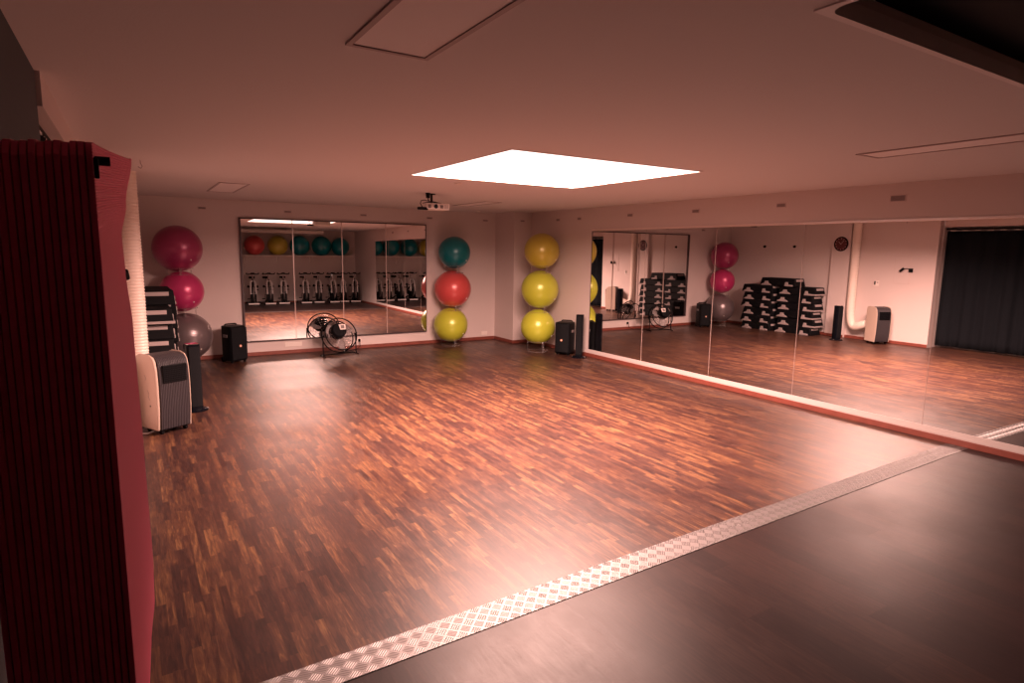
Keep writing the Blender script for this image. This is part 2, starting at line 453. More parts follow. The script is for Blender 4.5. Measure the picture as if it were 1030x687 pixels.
MB().box(-hx+.002, hx-.002, -hy+.002, hy-.002, .10, .14).build('blackout_panel', m_blackm, root, smooth=False)

# unlit recessed strip lights
def strip_light(x0, x1, y0, y1, label):
    r = thing('ceiling_strip_light', label, 'ceiling light', ((x0+x1)/2, (y0+y1)/2, H), 0, 'unlit recessed ceiling lights')
    hx, hy = (x1-x0)/2, (y1-y0)/2
    b = MB(); t = .022
    b.box(-hx, -hx+t, -hy, hy, -.008, 0); b.box(hx-t, hx, -hy, hy, -.008, 0); b.box(-hx+t, hx-t, -hy, -hy+t, -.008, 0); b.box(-hx+t, hx-t, hy-t, hy, -.008, 0)
    b.build('frame', m_panel_fr, r, smooth=False)
    MB().box(-hx+t, hx-t, -hy+t, hy-t, -.003, 0).build('diffuser', m_panel_off, r, smooth=False)
strip_light(.76, 1.105, .95, 2.48, 'unlit recessed ceiling panel at top left of centre, nearest the hanging mats')
strip_light(4.84, 5.16, 1.25, 2.78, 'unlit recessed ceiling panel at the right, above the long mirror')
strip_light(.985, 1.34, 8.46, 9.92, 'unlit recessed ceiling panel above the pink balls near the back wall')
strip_light(4.90, 5.21, 8.76, 9.95, 'faint unlit ceiling panel just behind the projector')

# ------------------------------------------------------------------ vents
def vent(loc, rot, w, h, label):
    r = thing('wall_vent', label, 'vent', loc, rot, 'small vents high on the walls')
    b = MB(); b.box(-w/2, w/2, -.008, 0, -h/2, h/2); b.build('frame', m_ventf, r, smooth=False, bevel=.002)
    b = MB(); b.box(-w/2+.012, w/2-.012, -.010, -.006, -h/2+.012, h/2-.012)
    for k in range(3):
        z = -h/2+.012+(k+.5)*(h-.024)/3
        b.box(-w/2+.012, w/2-.012, -.014, -.010, z-.003, z+.003)
    b.build('grille', m_vent, r, smooth=False)
for x, t in ((1.057, 'small vent above the pink ball stack, leftmost on the back wall'), (2.418, 'small vent above the first joint of the framed mirror'),
             (3.784, 'small vent above the third pane of the framed mirror'), (5.135, 'small vent just below the projector, right of the framed mirror'), (6.409, 'small vent on the back wall right of the teal ball')):
    vent((x, D, 2.53), 0, .13, .052, t)
vent((6.85, 10.70, 2.512), 0, .11, .05, 'small vent on the corner column above the yellow balls')
for y, z, w, t in ((9.769, 2.51, .12, 'tiny vent on the right wall, just right of the top yellow ball'), (9.102, 2.51, .12, 'tiny vent on the right wall, above the slim tower speaker'),
                (7.747, 2.517, .13, 'small vent over the first pane of the long mirror'), (6.353, 2.518, .14, 'small vent over the second pane of the long mirror'),
                (4.958, 2.526, .14, 'small vent on the right wall, below the right corner of the lit panel'), (3.553, 2.525, .17, 'largest looking vent at the far right above the long mirror'), (2.1, 2.525, .15, 'vent at the dark end of the right wall')):
    if y > 3: vent((R, y, z), -PI/2, w, .062 if w < .17 else .08, t)

# ================================================================== BALLS
def ball_material(name, col, pearl=0.0):
    m, nt, bs = nt_mat(name); q = N(nt)
    bs.inputs['Base Color'].default_value = (*col, 1)
    bs.inputs['Roughness'].default_value = .30
    bs.inputs['Coat Weight'].default_value = .35; bs.inputs['Coat Roughness'].default_value = .22
    bs.inputs['Metallic'].default_value = pearl
    tc = nt.nodes.new('ShaderNodeTexCoord'); sp = nt.nodes.new('ShaderNodeSeparateXYZ'); nt.links.new(tc.outputs['Object'], sp.inputs[0])
    ht = q.m('SINE', q.m('MULTIPLY', sp.outputs[2], 2*PI/.022))
    bp = nt.nodes.new('ShaderNodeBump'); bp.inputs['Strength'].default_value = .18; bp.inputs['Distance'].default_value = .0015
    nt.links.new(ht, bp.inputs['Height']); nt.links.new(bp.outputs['Normal'], bs.inputs['Normal'])
    return m
mb_pink = ball_material('pearl_pink_vinyl', (.34, .035, .12), .25)
mb_pink2 = ball_material('bright_pink_vinyl', (.55, .04, .17), .2)
mb_grey = ball_material('pearl_grey_vinyl', (.18, .145, .155), .4)
mb_red = ball_material('red_vinyl', (.62, .085, .085), .1)
mb_teal = ball_material('teal_vinyl', (.0, .17, .20), .1)
mb_yel = ball_material('yellow_green_vinyl', (.50, .56, .05), .1)
mb_gold = ball_material('mustard_yellow_vinyl', (.50, .42, .05), .1)
def ball(loc, r, m, label, group=None, squash=1.0):
    b = MB(); n = 40
    prof = [(r*math.sin(PI*k/n), -r*math.cos(PI*k/n)*squash) for k in range(n+1)]
    prof[0] = (0, -r*squash); prof[-1] = (0, r*squash)
    b.lathe(prof, 64)
    o = b.build('exercise_ball', m, None, angle=80); o.location = loc
    tag(o, label, 'exercise ball', group)
    p = MB(); p.cyl((0, -.010, 0), (0, .001, 0), .011, seg=14); pl = p.build('valve_plug', m_white, o)
    a = math.radians(118); pl.location = (r*math.cos(math.radians(-60))*math.cos(.5), r*math.sin(math.radians(-60))*math.cos(.5), r*math.sin(-.5)*squash)
    d = Vector(pl.location).normalized(); pl.rotation_euler = Vector((0, -1, 0)).rotation_difference(d).to_euler()
    return o
def ring(x, y, z0, z1, r, label, tagc='clear ball stands'):
    t = thing('ball_stand', label, 'ball stand', (x, y, z0), 0, tagc)
    h = z1-z0
    for k in range(2):
        zz = (.006, h-.006)[k]
        pts = [(r*math.cos(2*PI*i/32), r*math.sin(2*PI*i/32), zz) for i in range(32)]
        MB().tube(pts, .006, 8, True).build('ring', m_clear, t)
    for k in range(3):
        a = math.radians(30+120*k)
        MB().box(-.016, .016, -.003, .003, 0, h, Matrix.Translation((r*math.cos(a), r*math.sin(a), 0)) @ rz(a+PI/2)).build('post', m_clear, t, bevel=.002)
    return t
def stack(items, where):
    """items bottom to top: (x,y,z,r,mat,label)"""
    prev = None
    for i, (x, y, z, r, m, lab) in enumerate(items):
        ball((x, y, z), r, m, lab, 'stacked exercise balls')
        rr = .19
        if i == 0:
            ring(x, y, 0, z-math.sqrt(r*r-(rr-.005)**2), rr, 'clear stand on the floor under ' + where[0])
        else:
            px, py, pz, pr = prev
            ring((x+px)/2, (y+py)/2, pz+math.sqrt(pr*pr-(rr-.005)**2), z-math.sqrt(r*r-(rr-.005)**2), rr, 'clear ring stand between ' + where[i])
        prev = (x, y, z, r)
stack([(.70, 11.06, .465, .375, mb_grey, 'big pearl grey exercise ball at the bottom of the left stack'),
       (.665, 11.06, 1.19, .32, mb_pink2, 'smaller pink exercise ball in the middle of the left stack'),
       (.64, 11.06, 1.865, .358, mb_pink, 'dark pink exercise ball on top of the left stack')],
      ('the pearl grey ball', 'the grey ball and the middle pink ball', 'the two pink balls'))
stack([(5.42, 11.08, .415, .342, mb_yel, 'yellow exercise ball at the bottom, right of the framed mirror'),
       (5.465, 11.08, 1.136, .365, mb_red, 'red exercise ball between the teal ball and a yellow ball'),
       (5.50, 11.08, 1.857, .317, mb_teal, 'teal exercise ball topping the stack right of the framed mirror')],
      ('the yellow ball right of the framed mirror', 'the yellow ball and the red ball', 'the red ball and the teal ball'))
stack([(6.573, 9.65, .475, .332, mb_yel, 'lowest yellow-green exercise ball beside the black speaker in the corner'),
       (6.60, 9.65, 1.189, .356, mb_yel, 'largest yellow-green exercise ball, middle of the all-yellow stack'),
       (6.627, 9.65, 1.912, .332, mb_gold, 'mustard yellow exercise ball topping the all-yellow stack')],
      ('the yellow ball beside the black speaker', 'the lower two balls of the all-yellow stack', 'the upper two balls of the all-yellow stack'))

# ================================================================== SHELF OPPOSITE (seen in the mirrors)
root = thing('wall_shelf', 'long white wall shelf carrying exercise balls above the bikes', 'shelf', (4.45, YF, 1.72))
MB().box(-1.65, 2.42, 0, .52, 0, .035).build('board', m_white, root, smooth=False, bevel=.003)
for x in (-1.4, -.3, .9, 2.1):
    b = MB(); b.box(x-.015, x+.015, 0, .012, -.28, 0); b.box(x-.015, x+.015, 0, .45, -.012, 0); b.prism([(.012, -.26), (.03, -.26), (.42, -.012), (.38, -.012)], x-.004, x+.004, 'x')
    b.build('bracket', m_white, root, smooth=False)
for x, r, m, t in ((3.36, .345, mb_red, 'red exercise ball at the left end of the shelf in the framed mirror'), (4.15, .35, mb_gold, 'mustard exercise ball between the red and teal balls on the shelf'),
                   (4.92, .36, mb_teal, 'teal exercise ball next to the mustard ball on the shelf'), (5.71, .36, mb_teal, 'middle of the three teal balls on the shelf'), (6.42, .34, mb_teal, 'teal exercise ball at the corner end of the shelf')):
    ball((x, YF+.375, 1.757+r), r, m, t, 'exercise balls on the wall shelf')
# projection screen case
root = thing('projection_screen', 'long white roll-up projection screen case under the ceiling opposite the framed mirror', 'projection screen', (3.45, YF+.55, H-.02))
MB().box(-1.6, 2.25, -.06, .06, -.125, -.004).build('case', m_white, root, smooth=False, bevel=.01)
MB().box(-1.57, 2.22, -.012, .012, -.14, -.125).build('pull_bar', m_greyd, root, smooth=False)
for xc_ in (-1.625, 2.275):
    MB().box(xc_-.03, xc_+.03, -.064, .064, -.128, 0).build('end_cap', m_white, root, smooth=False, bevel=.008)

# ================================================================== SPIN BIKES
m_bikew = mat('bike_white_enamel', (.82, .78, .78), .35)
def make_bike(label):
    t = thing('spin_bike', label, 'exercise bike', (0, 0, 0), 0, 'spin bikes in a row')
    for y in (.42, -.46):
        b = MB(); b.cyl((-.20, y, .05), (.20, y, .05), .028, seg=14)
        o = b.build('stabilizer', m_bikew if y > 0 else m_greyd, t)
        for s in (-1, 1): MB().cyl((s*.20, y, .04), (s*.235, y, .04), .04, seg=14).build('end_foot', m_black, o)
    b = MB(); b.tube([(0, -.46, .07), (0, -.2, .16), (0, .1, .17), (0, .42, .08)], .032, 10); b.tube([(0, -.02, .17), (0, -.20, .45), (0, -.24, .62)], .034, 10)
    b.tube([(0, -.18, .42), (0, .05, .55), (0, .20, .80)], .03, 10); b.build('frame', m_black, t)
    pts = []
    for k in range(13):
        a = PI*k/12; pts.append((.092*math.cos(a), .30-.09*math.sin(a)*.8, .76+.092*math.sin(a)))
    b = MB(); b.tube([(.096, .36, .38), (.094, .33, .55)] + pts + [(-.094, .33, .55), (-.096, .36, .38)], .027, 10); b.build('fork', m_bikew, t)
    mt = Matrix.Translation((0, .30, .40)) @ Matrix.Rotation(PI/2, 4, 'Y')
    b = MB(); b.lathe([(0, -.012), (.17, -.012), (.185, -.02), (.235, -.02), (.24, 0), (.235, .02), (.185, .02), (.17, .012), (0, .012)], 36, mt)
    fw = b.build('flywheel', m_greyd, t)
    b = MB(); b.prism([(.08, .09), (.48, .09), (.44, .38), (.34, .41), (.15, .34)], -.10, -.05, 'x'); b.prism([(.08, .09), (.48, .09), (.44, .38), (.34, .41), (.15, .34)], .05, .10, 'x'); b.build('wheel_guard', m_black, t, bevel=.01)
    MB().cyl((-.05, .30, .40), (.05, .30, .40), .03, seg=14).build('hub', m_chrome, fw)
    b = MB(); b.prism([(-.15, .26), (.10, .20), (.34, .33), (.33, .48), (.05, .40), (-.12, .36)], .028, .07, 'x'); b.build('chain_guard', m_black, t, bevel=.012)
    b = MB(); b.tube([(0, .20, .82), (0, .16, .95), (0, .14, 1.06)], .026, 10); b.build('head_post', m_chrome, t)
    MB().cyl((0, .215, .78), (0, .26, .90), .016, seg=10).build('brake_knob', m_black, t)
    b = MB()
    b.tube([(-.215, .32, 1.13), (-.225, .22, 1.10), (-.20, .12, 1.085), (-.12, .12, 1.085), (0, .14, 1.10), (.12, .12, 1.085), (.20, .12, 1.085), (.225, .22, 1.10), (.215, .32, 1.13)], .019, 8)
    b.tube([(-.06, .13, 1.09), (-.05, .32, 1.13), (.05, .32, 1.13), (.06, .13, 1.09)], .016, 8)
    b.build('handlebar', m_blackm, t)
    MB().box(-.05, .05, .16, .24, 1.09, 1.14).build('console', m_black, t, bevel=.01)
    MB().cyl((0, -.235, .58), (0, -.27, .92), .02, seg=12).build('seat_post', m_chrome, t)
    b = MB(); b.prism([(-.03, -.12), (.03, -.12), (.05, -.25), (.12, -.36), (.10, -.43), (-.10, -.43), (-.12, -.36), (-.05, -.25)], .92, .99, 'z'); b.build('seat', m_blackm, t, bevel=.02)
    for s in (-1, 1):
        b = MB(); b.cyl((s*.05, -.05, .36), (s*.10, -.05, .36), .02, seg=10); b.box(s*.10-.01, s*.10+.01, -.065, -.035, .36 if s > 0 else .20, .52 if s > 0 else .36)
        c = b.build('crank', m_chrome, t)
        zz = .52 if s > 0 else .20
        MB().box(s*.16-.055, s*.16+.055, -.10, 0.0, zz-.015, zz+.015).build('pedal', m_black, c, bevel=.006)
        b = MB(); b.cyl((s*.13, .10, .64), (s*.20, .10, .66), .042, seg=14); b.cyl((s*.03, .08, .62), (s*.13, .10, .64), .012, seg=8)
        b.build('bottle_holder', m_black, t)
    return t
bx = [3.22, 3.72, 4.26, 5.0, 5.49, 5.96, 6.40, 6.83]
words_ = ['leftmost spin bike in the framed mirror, white fork, under the red ball', 'second spin bike from the left in the framed mirror, under the mustard ball',
          'third spin bike from the left, last in the first mirror pane', 'fourth spin bike from the left, first in the second mirror pane', 'fifth spin bike from the left, under a teal ball',
          'sixth spin bike from the left in the framed mirror, just before the pane joint', 'second spin bike from the corner in the framed mirror', 'spin bike nearest the corner, last of the row']
bike0 = make_bike(words_[0]); BY = -.62
bike0.scale = (.9, 1, 1); bike0.location = (bx[0], BY, 0); bike0.rotation_euler = (0, 0, math.radians(4))
for i in range(1, 8):
    dup(bike0, (bx[i], BY + (.0, .03, -.02, .03, -.03, .08, -.05, .08)[i], 0), math.radians((4, -3, 6, 2, 5, -4, 3, 6)[i]), words_[i])

# ================================================================== STEP PLATFORMS (left wall)
m_step = mat('black_step_rubber', (.005, .0055, .007), .6, bump=.3, bscale=220, **{'Specular IOR Level': .10})
def make_step(label, L, wrap):
    """long side along local x, front = -y"""
    t = thing('step_platform', label, 'aerobic step', (0, 0, 0), 0, 'stacked aerobic step platforms')
    MB().frustum(L/2, .20, L/2-.045, .185, 0.0, .188).build('deck', m_step, t, bevel=.012)
    MB().box(-L/2+.05, L/2-.05, -.165, .165, .186, .190).build('top_mat', m_blackm, t, bevel=.002)
    for k, s in enumerate((-1, 1)):
        cx = s*(L/2-.20)
        prof = [(-.15, .0), (.15, .0), (.14, .025), (.055, .06), (.045, .105), (-.045, .105), (-.055, .06), (-.14, .025)] if s > 0 else [(.10, 0), (-.13, 0), (-.13, .035), (.0, .045), (.01, .10), (.075, .10), (.09, .04)]
        b = MB(); b.prism([(cx+x, z) for x, z in prof], -.212, .212, 'y'); b.build('riser', m_grey, t, bevel=.004)
    if wrap:
        b = MB(); b.box(-L/2-.012, -L/2+.16, -.214, .19, 0.004, .036); b.build('end_rail', m_grey, t, bevel=.004)
    for s in (-1, 1):
        MB().box(-.003, .003, -.13, .14, 0, .05, Matrix.Translation((s*(L/2-.026), 0, .118)) @ Matrix.Rotation(-s*math.radians(13.5), 4, 'Y')).build('end_label', m_grey, t)
    return t
PH = .191
ords = ['bottom', 'second', 'third', 'fourth', 'fifth', 'top']
# local x -> world y : rotate +90deg gives front(-y) -> +x
stepA = make_step('', 1.02, True); stepB = make_step('', .90, False); stepC = make_step('', 1.02, False)
used = set()
def put(proto, loc, a, label):
    if proto.name not in used:
        used.add(proto.name); proto.location = loc; proto.rotation_euler = (0, 0, a); proto['label'] = label; return proto
    return dup(proto, loc, a, label)
for k in range(6):
    wrapk = k in (1, 2, 3, 5)
    put(stepA if wrapk else stepC, (.205+(.012, -.01, .014, 0, .006, -.006)[k], 9.06+(.02, -.03, .01, -.01, .03, -.015)[k], k*PH), PI/2+math.radians((1, -.8, .6, 0, -.5, .8)[k]),
        '%s black step platform of the stack nearer the air conditioner%s' % (ords[k], ', grey end rail' if wrapk else ''))
for k in range(6):
    put(stepB, (.30+(0, .012, -.01, .008, .0, .01)[k], 10.07+(.0, .02, -.02, .03, -.01, .02)[k], k*PH), PI/2+math.radians((1, -1, .5, 0, .6, -.8)[k]),
        '%s black step platform of the stack beside the grey ball' % ords[k])
put(stepC, (.25, 9.55, 6*PH), PI/2+math.radians(1.5), 'single black step platform lying on top across both stacks')

# ================================================================== AIR CONDITIONER
def ac_front_material():
    m, nt, bs = nt_mat('ribbed_dark_grey_plastic'); q = N(nt)
    bs.inputs['Base Color'].default_value = (.045, .042, .05, 1); bs.inputs['Roughness'].default_value = .38
    tc = nt.nodes.new('ShaderNodeTexCoord'); sp = nt.nodes.new('ShaderNodeSeparateXYZ'); nt.links.new(tc.outputs['Object'], sp.inputs[0])
    ht = q.m('SINE', q.m('MULTIPLY', sp.outputs[0], 2*PI/.0165))
    bp = nt.nodes.new('ShaderNodeBump'); bp.inputs['Strength'].default_value = 1; bp.inputs['Distance'].default_value = .006
    nt.links.new(ht, bp.inputs['Height']); nt.links.new(bp.outputs['Normal'], bs.inputs['Normal'])
    return m
ac_a = math.radians(27)
root = thing('portable_air_conditioner', 'beige and dark grey portable air conditioner on castors by the left wall', 'air conditioner', (.218, 7.15, 0), ac_a); root.scale = (1.02, 1.02, 1.02)
prof = [(-.165, .055), (-.185, .25), (-.19, .50), (-.182, .66), (-.165, .735), (-.13, .775), (-.06, .795), (.10, .795), (.15, .775), (.165, .72), (.165, .055)]
MB().prism(prof, -.150, .150, 'x').build('body', ac_front_material(), root, bevel=.006)
prof2 = [(-.150, .048), (-.172, .25), (-.177, .50), (-.170, .65), (-.150, .74), (-.115, .785), (-.05, .805), (.10, .805), (.16, .785), (.175, .72), (.175, .048)]
for s in (-1, 1):
    b = MB(); b.prism(prof2, s*.150, s*(.182 if s < 0 else .164), 'x'); sh = b.build('side_shell', m_beige, root, bevel=.014, segs=3)
    if s < 0:
        # pen marks scrawled on the beige side
        for pts in ([(-.1835, .02, .60), (-.1835, -.005, .57), (-.1835, .01, .545)], [(-.1835, -.02, .45), (-.1835, -.045, .41), (-.1835, -.03, .38), (-.1835, -.055, .35)]):
            MB().tube(pts, .0018, 5).build('pen_mark', m_greyd, sh)
        MB().box(-.1845, -.182, -.06, -.045, .285, .30).build('sticker', m_black, sh)
b = MB(); b.box(-.118, .118, -.198, -.17, .525, .70); b.build('grille_recess', m_blackm, root, smooth=False, bevel=.004)
b = MB()
for k in range(9): b.box(-.115, .115, -.203, -.197, .532+k*.0195, .537+k*.0195)
for k in range(15): b.box(-.114+k*.0163-.0015, -.114+k*.0163+.0015, -.201, -.196, .53, .695)
b.build('grille_louvres', m_black, root, smooth=False)
for sx in (-1, 1):
    for sy in (-1, 1):
        MB().cyl((sx*.12-.012, sy*.11, .026), (sx*.12+.012, sy*.11, .026), .026, seg=14).build('castor', m_black, root)
MB().box(-.14, .14, -.14, .14, .045, .06).build('base_plate', m_blackm, root, smooth=False)
# exhaust duct up the wall
def duct_material():
    m, nt, bs = nt_mat('white_corrugated_hose')
    bs.inputs['Base Color'].default_value = (.84, .74, .66, 1); bs.inputs['Roughness'].default_value = .45
    return m
pts = []; rad = []
path = [(-.005, 7.90, H)] 
ctrl = [Vector((-.0+.022, 7.90, H)), Vector((.022, 7.90, 1.9)), Vector((.022, 7.90, 1.1)), Vector((.022, 7.89, .62)), Vector((.035, 7.84, .38)), Vector((.06, 7.74, .30)), Vector((.11, 7.60, .34)), Vector((.135, 7.44, .40))]
def cr(P, t):
    n = len(P)-1; i = min(int(t*n), n-1); f = t*n-i
    p0, p1, p2, p3 = P[max(i-1, 0)], P[i], P[i+1], P[min(i+2, n)]
    return .5*((2*p1)+(-p0+p2)*f+(2*p0-5*p1+4*p2-p3)*f*f+(-p0+3*p1-3*p2+p3)*f**3)
NS = 420
for k in range(NS+1):
    pts.append(cr(ctrl, k/NS)); 
# resample evenly
L = [0]
for a, c in zip(pts, pts[1:]): L.append(L[-1]+(c-a).length)
def at(s):
    import bisect
    i = min(max(bisect.bisect(L, s)-1, 0), len(pts)-2); f = (s-L[i])/max(L[i+1]-L[i], 1e-9); return pts[i].lerp(pts[i+1], f)
n = int(L[-1]/.0085); P2 = [at(L[-1]*k/n) for k in range(n+1)]
rad = [.092 if k % 4 in (0, 1) else .085 for k in range(n+1)]
o = MB().tube(P2, .08, 20, False, rad).build('exhaust_hose', duct_material(), None, angle=60)
tag(o, 'white corrugated exhaust hose rising up the left wall behind the air conditioner', 'hose')
# power cable and socket
def plate(name, loc, rot, w, h, label, cat='socket', hole=True, plug=False):
    t = thing(name, label, cat, loc, rot)
    MB().box(-w/2, w/2, -.008, 0, -h/2, h/2).build('cover_plate', m_white, t, bevel=.003)
    if hole: MB().cyl((0, -.010, 0), (0, -.006, 0), .019, seg=18).build('socket_hole', m_greyd, t)
    if plug: MB().box(-.02, .02, -.05, -.008, -.03, .025).build('plug', m_blackm, t, bevel=.008)
    return t
plate('wall_socket', (XL, 7.14, .307), PI/2, .15, .08, 'white wall socket beside the air conditioner', hole=True, plug=True)
plate('wall_socket', (3.646, D, .163), 0, .08, .08, 'wall socket with black plug right of the drum fan', plug=True)
plate('wall_socket', (2.427, D, .165), 0, .30, .08, 'flat white socket plate under the framed mirror, left of the fan', hole=False)
plate('wall_socket', (6.408, D, .139), 0, .14, .08, 'pale socket plate low on the back wall near the corner column', hole=False)
o = MB().tube([(XL+.045, 7.14, .30), (XL+.05, 7.17, .22), (XL+.04, 7.22, .05), (XL+.05, 7.27, .012), (0, 7.3, .012), (.05, 7.36, .02)], .005, 6).build('power_cable', m_black); tag(o, 'black power cable from the socket to the air conditioner', 'cable')
o = MB().tube([(-.06, 7.42, .008), (-.065, 7.2, .007), (-.03, 7.10, .007), (.04, 7.06, .008), (.10, 7.13, .012)], .006, 6).build('power_cable', m_white_cable); tag(o, 'white cable lying on the floor at the foot of the air conditioner', 'cable')
# thermostat plate, hatch, key hook
t = thing('light_switch', 'white light switch plate with a dark rocker above the air conditioner', 'switch', (XL, 7.437, 1.307), PI/2)
MB().box(-.06, .06, -.01, 0, -.06, .06).build('cover_plate', m_white, t, bevel=.003); MB().box(.012, .045, -.016, -.01, -.035, .05).build('rocker', m_blackm, t, bevel=.003); MB().box(-.04, -.012, -.014, -.01, .01, .03).build('rocker', m_vent, t)
t = thing('wall_hatch', 'flush white square hatch panel on the wall beside the curtain', 'hatch', (XL, 6.92, 1.62), PI/2)
MB().box(-.165, .165, -.006, 0, -.30, .30).build('frame', m_ventf, t, smooth=False); MB().box(-.158, .158, -.009, -.004, -.293, .293).build('door_panel', m_wall, t, smooth=False, bevel=.002)
t = thing('security_camera', 'small black camera on a bracket on the wall beside the curtain', 'camera', (XL, 6.74, 1.62), PI/2)
MB().box(-.04, .04, -.035, 0, -.045, .04).build('base_block', m_blackm, t, bevel=.006)
MB().tube([(.02, -.03, .02), (.06, -.04, .035), (.13, -.05, .03)], .007, 6).build('arm', m_black, t)
b = MB(); b.cyl((.13, -.05, .04), (.20, -.06, -.03), .026, seg=14); b.build('camera_head', m_black, t)

# ================================================================== CLOCK AND DOTS
t = thing('wall_clock', 'round wall clock with a dark red face on the pilaster', 'clock', (0.0, 8.265, 2.18), PI/2)
m_clockf = mat('dark_red_clock_face', (.10, .018, .022), .4)
mt = Matrix.Rotation(PI/2, 4, 'X')
MB().lathe([(0, 0), (.165, 0), (.168, .02), (.160, .032), (.148, .03), (.146, .018), (0, .018)], 40, mt).build('case', m_black, t)
MB().lathe([(0, .019), (.144, .019), (.144, .021), (0, .021)], 40, mt).build('dial', m_clockf, t)
b = MB()
for k in range(12):
    a = 2*PI*k/12; b.box(-.004, .004, -.0235, -.021, .112, .135, Matrix.Rotation(a, 4, 'Y'))
b.build('hour_marks', m_ventf, t, smooth=False)
MB().box(-.004, .004, -.026, -.0235, -.01, .075, Matrix.Rotation(math.radians(50), 4, 'Y')).build('hour_hand', m_ventf, t, smooth=False)
MB().box(-.003, .003, -.028, -.026, -.015, .11, Matrix.Rotation(math.radians(-40), 4, 'Y')).build('minute_hand', m_ventf, t, smooth=False)
for y, s in ((10.379, 'nearer the pink balls'), (9.519, 'nearer the clock')):
    o = MB().lathe([(0, 0), (.032, 0), (.034, .02), (.012, .03), (.010, .055), (.018, .06), (0, .062)], 20, Matrix.Translation((XL, y, 2.12)) @ Matrix.Rotation(PI/2, 4, 'Y')).build('wall_hook', m_black)
    tag(o, 'small black wall hook above the step platforms, ' + s, 'hook')

# ================================================================== CURTAIN
def curtain_material():
    m, nt, bs = nt_mat('dark_slate_curtain'); 
    bs.inputs['Base Color'].default_value = (.008, .010, .013, 1); bs.inputs['Roughness'].default_value = .9
    bs.inputs['Specular IOR Level'].default_value = .08
    return m
root = thing('curtain', 'floor-length dark grey curtain closing the wide opening in the left wall', 'curtain', (-.37, (CY0+CY1)/2, 0))
b = MB(); bm = b.bm; ny, nz = 320, 14; grid = []
Lc = (CY1-CY0)/2-.02
for j in range(nz+1):
    z = .05+(2.44-.05)*j/nz; row = []
    for i in range(ny+1):
        y = -Lc+2*Lc*i/ny; w = .5+.5*(1-j/nz)
        x = .034*math.sin(y*2*PI/.36+.9*math.sin(y*2.3))*(.75+.25*w)+.006*math.sin(y*2*PI/.13+z*.5)*w + .012*math.sin(y*1.3+z)
        row.append(bm.verts.new((x, y, z)))
    grid.append(row)
for j in range(nz):
    for i in range(ny): bm.faces.new((grid[j][i], grid[j][i+1], grid[j+1][i+1], grid[j+1][i]))
o = b.build('curtain_cloth', curtain_material(), root, angle=80)
so = o.modifiers.new('thickness', 'SOLIDIFY'); so.thickness = .003
MB().box(-.03, .02, -Lc-.01, Lc+.01, 2.47, 2.50).build('curtain_rail', m_blackm, root, smooth=False)
for i in range(12):
    y = -Lc+.1+i*(2*Lc-.2)/11
    MB().box(.021, .027, y-.075, y+.03, 2.448, 2.462).build('header_tape', m_white, root, smooth=False)

# ================================================================== SPEAKERS
m_grillefab = mat('speaker_mesh', (.008, .009, .011), .6, bump=.5, bscale=700, **{'Specular IOR Level': .10})
def party_speaker(loc, rot, label):
    t = thing('party_speaker', label, 'speaker', loc, rot, 'black party speakers')
    b = MB(); b.prism(rrect(.152, .150, .055, 5), .03, .61, 'z'); b.build('cabinet', m_black, t, bevel=.02, segs=3)
    b = MB(); pr = [(-.135, -.13)]
    for k in range(13):
        a = -1+2*k/12; pr.append((.135*a, -.158-.022*(1-a*a)))
    pr.append((.135, -.13)); b.prism(pr, .06, .585, 'z'); g = b.build('front_grille', m_grillefab, t, bevel=.006)
    b = MB(); b.cyl((0, -.174, .285), (0, -.184, .285), .021, seg=20); b.build('badge', mat('orange_badge', (.75, .33, .18), .35), g)
    b = MB(); b.cyl((0, -.183, .285), (0, -.186, .285), .011, seg=16); b.build('badge_mark', m_white, g)
    b = MB(); b.tube([(-.10, .09, .60), (-.10, .09, .622), (-.08, .09, .63), (.08, .09, .63), (.10, .09, .622), (.10, .09, .60)], .012, 8); b.build('carry_handle', m_black, t)
    for s in (-1, 1):
        MB().cyl((s*.12-.02, .13, .045), (s*.12+.02, .13, .045), .045, seg=18).build('wheel', m_blackm, t)
        MB().cyl((s*.11, -.10, 0), (s*.11, -.10, .035), .02, seg=12).build('rubber_foot', m_blackm, t)
        MB().box(s*.154-.006, s*.154+.006, -.06, .06, .42, .47).build('side_grip', m_greyd, t, bevel=.004)
    return t
party_speaker((1.385, 11.02, 0), math.radians(24), 'black party speaker on the floor left of the framed mirror')
party_speaker((6.83, 9.12, 0), math.radians(-58), 'black party speaker on the floor between yellow ball and slim tower')
def tower_speaker(loc, rot, label, r=.075):
    t = thing('tower_speaker', label, 'speaker', loc, rot, 'slim black tower speakers')
    MB().lathe([(0, .0), (.14, .0), (.142, .008), (.13, .018), (.05, .025), (0, .025)], 36).build('base_plate', m_gloss, t)
    b = MB(); b.prism(rrect(r, r*.95, r*.45, 6), .02, .785, 'z'); b.build('column_body', m_gloss, t, bevel=.004)
    b = MB(); b.prism(rrect(r*.8, .008, .004, 3), .06, .76, 'z'); g = b.build('front_cloth', m_grillefab, t); g.location = (0, -r*.95-.001, 0)
    MB().prism(rrect(r*.86, r*.8, r*.36, 6), .785, .792, 'z').build('top_cap', m_chrome, t)
    for s in (-1, 1): MB().cyl((s*.115, -.05, .016), (s*.115, -.05, .03), .014, seg=12).build('chrome_foot', m_chrome, t)
    return t
tower_speaker((.535, 7.88, 0), math.radians(15), 'slim black tower speaker standing behind the air conditioner', .075)
tower_speaker((6.86, 8.72, 0), math.radians(-50), 'slim black tower speaker at the left end of the long mirror', .066)

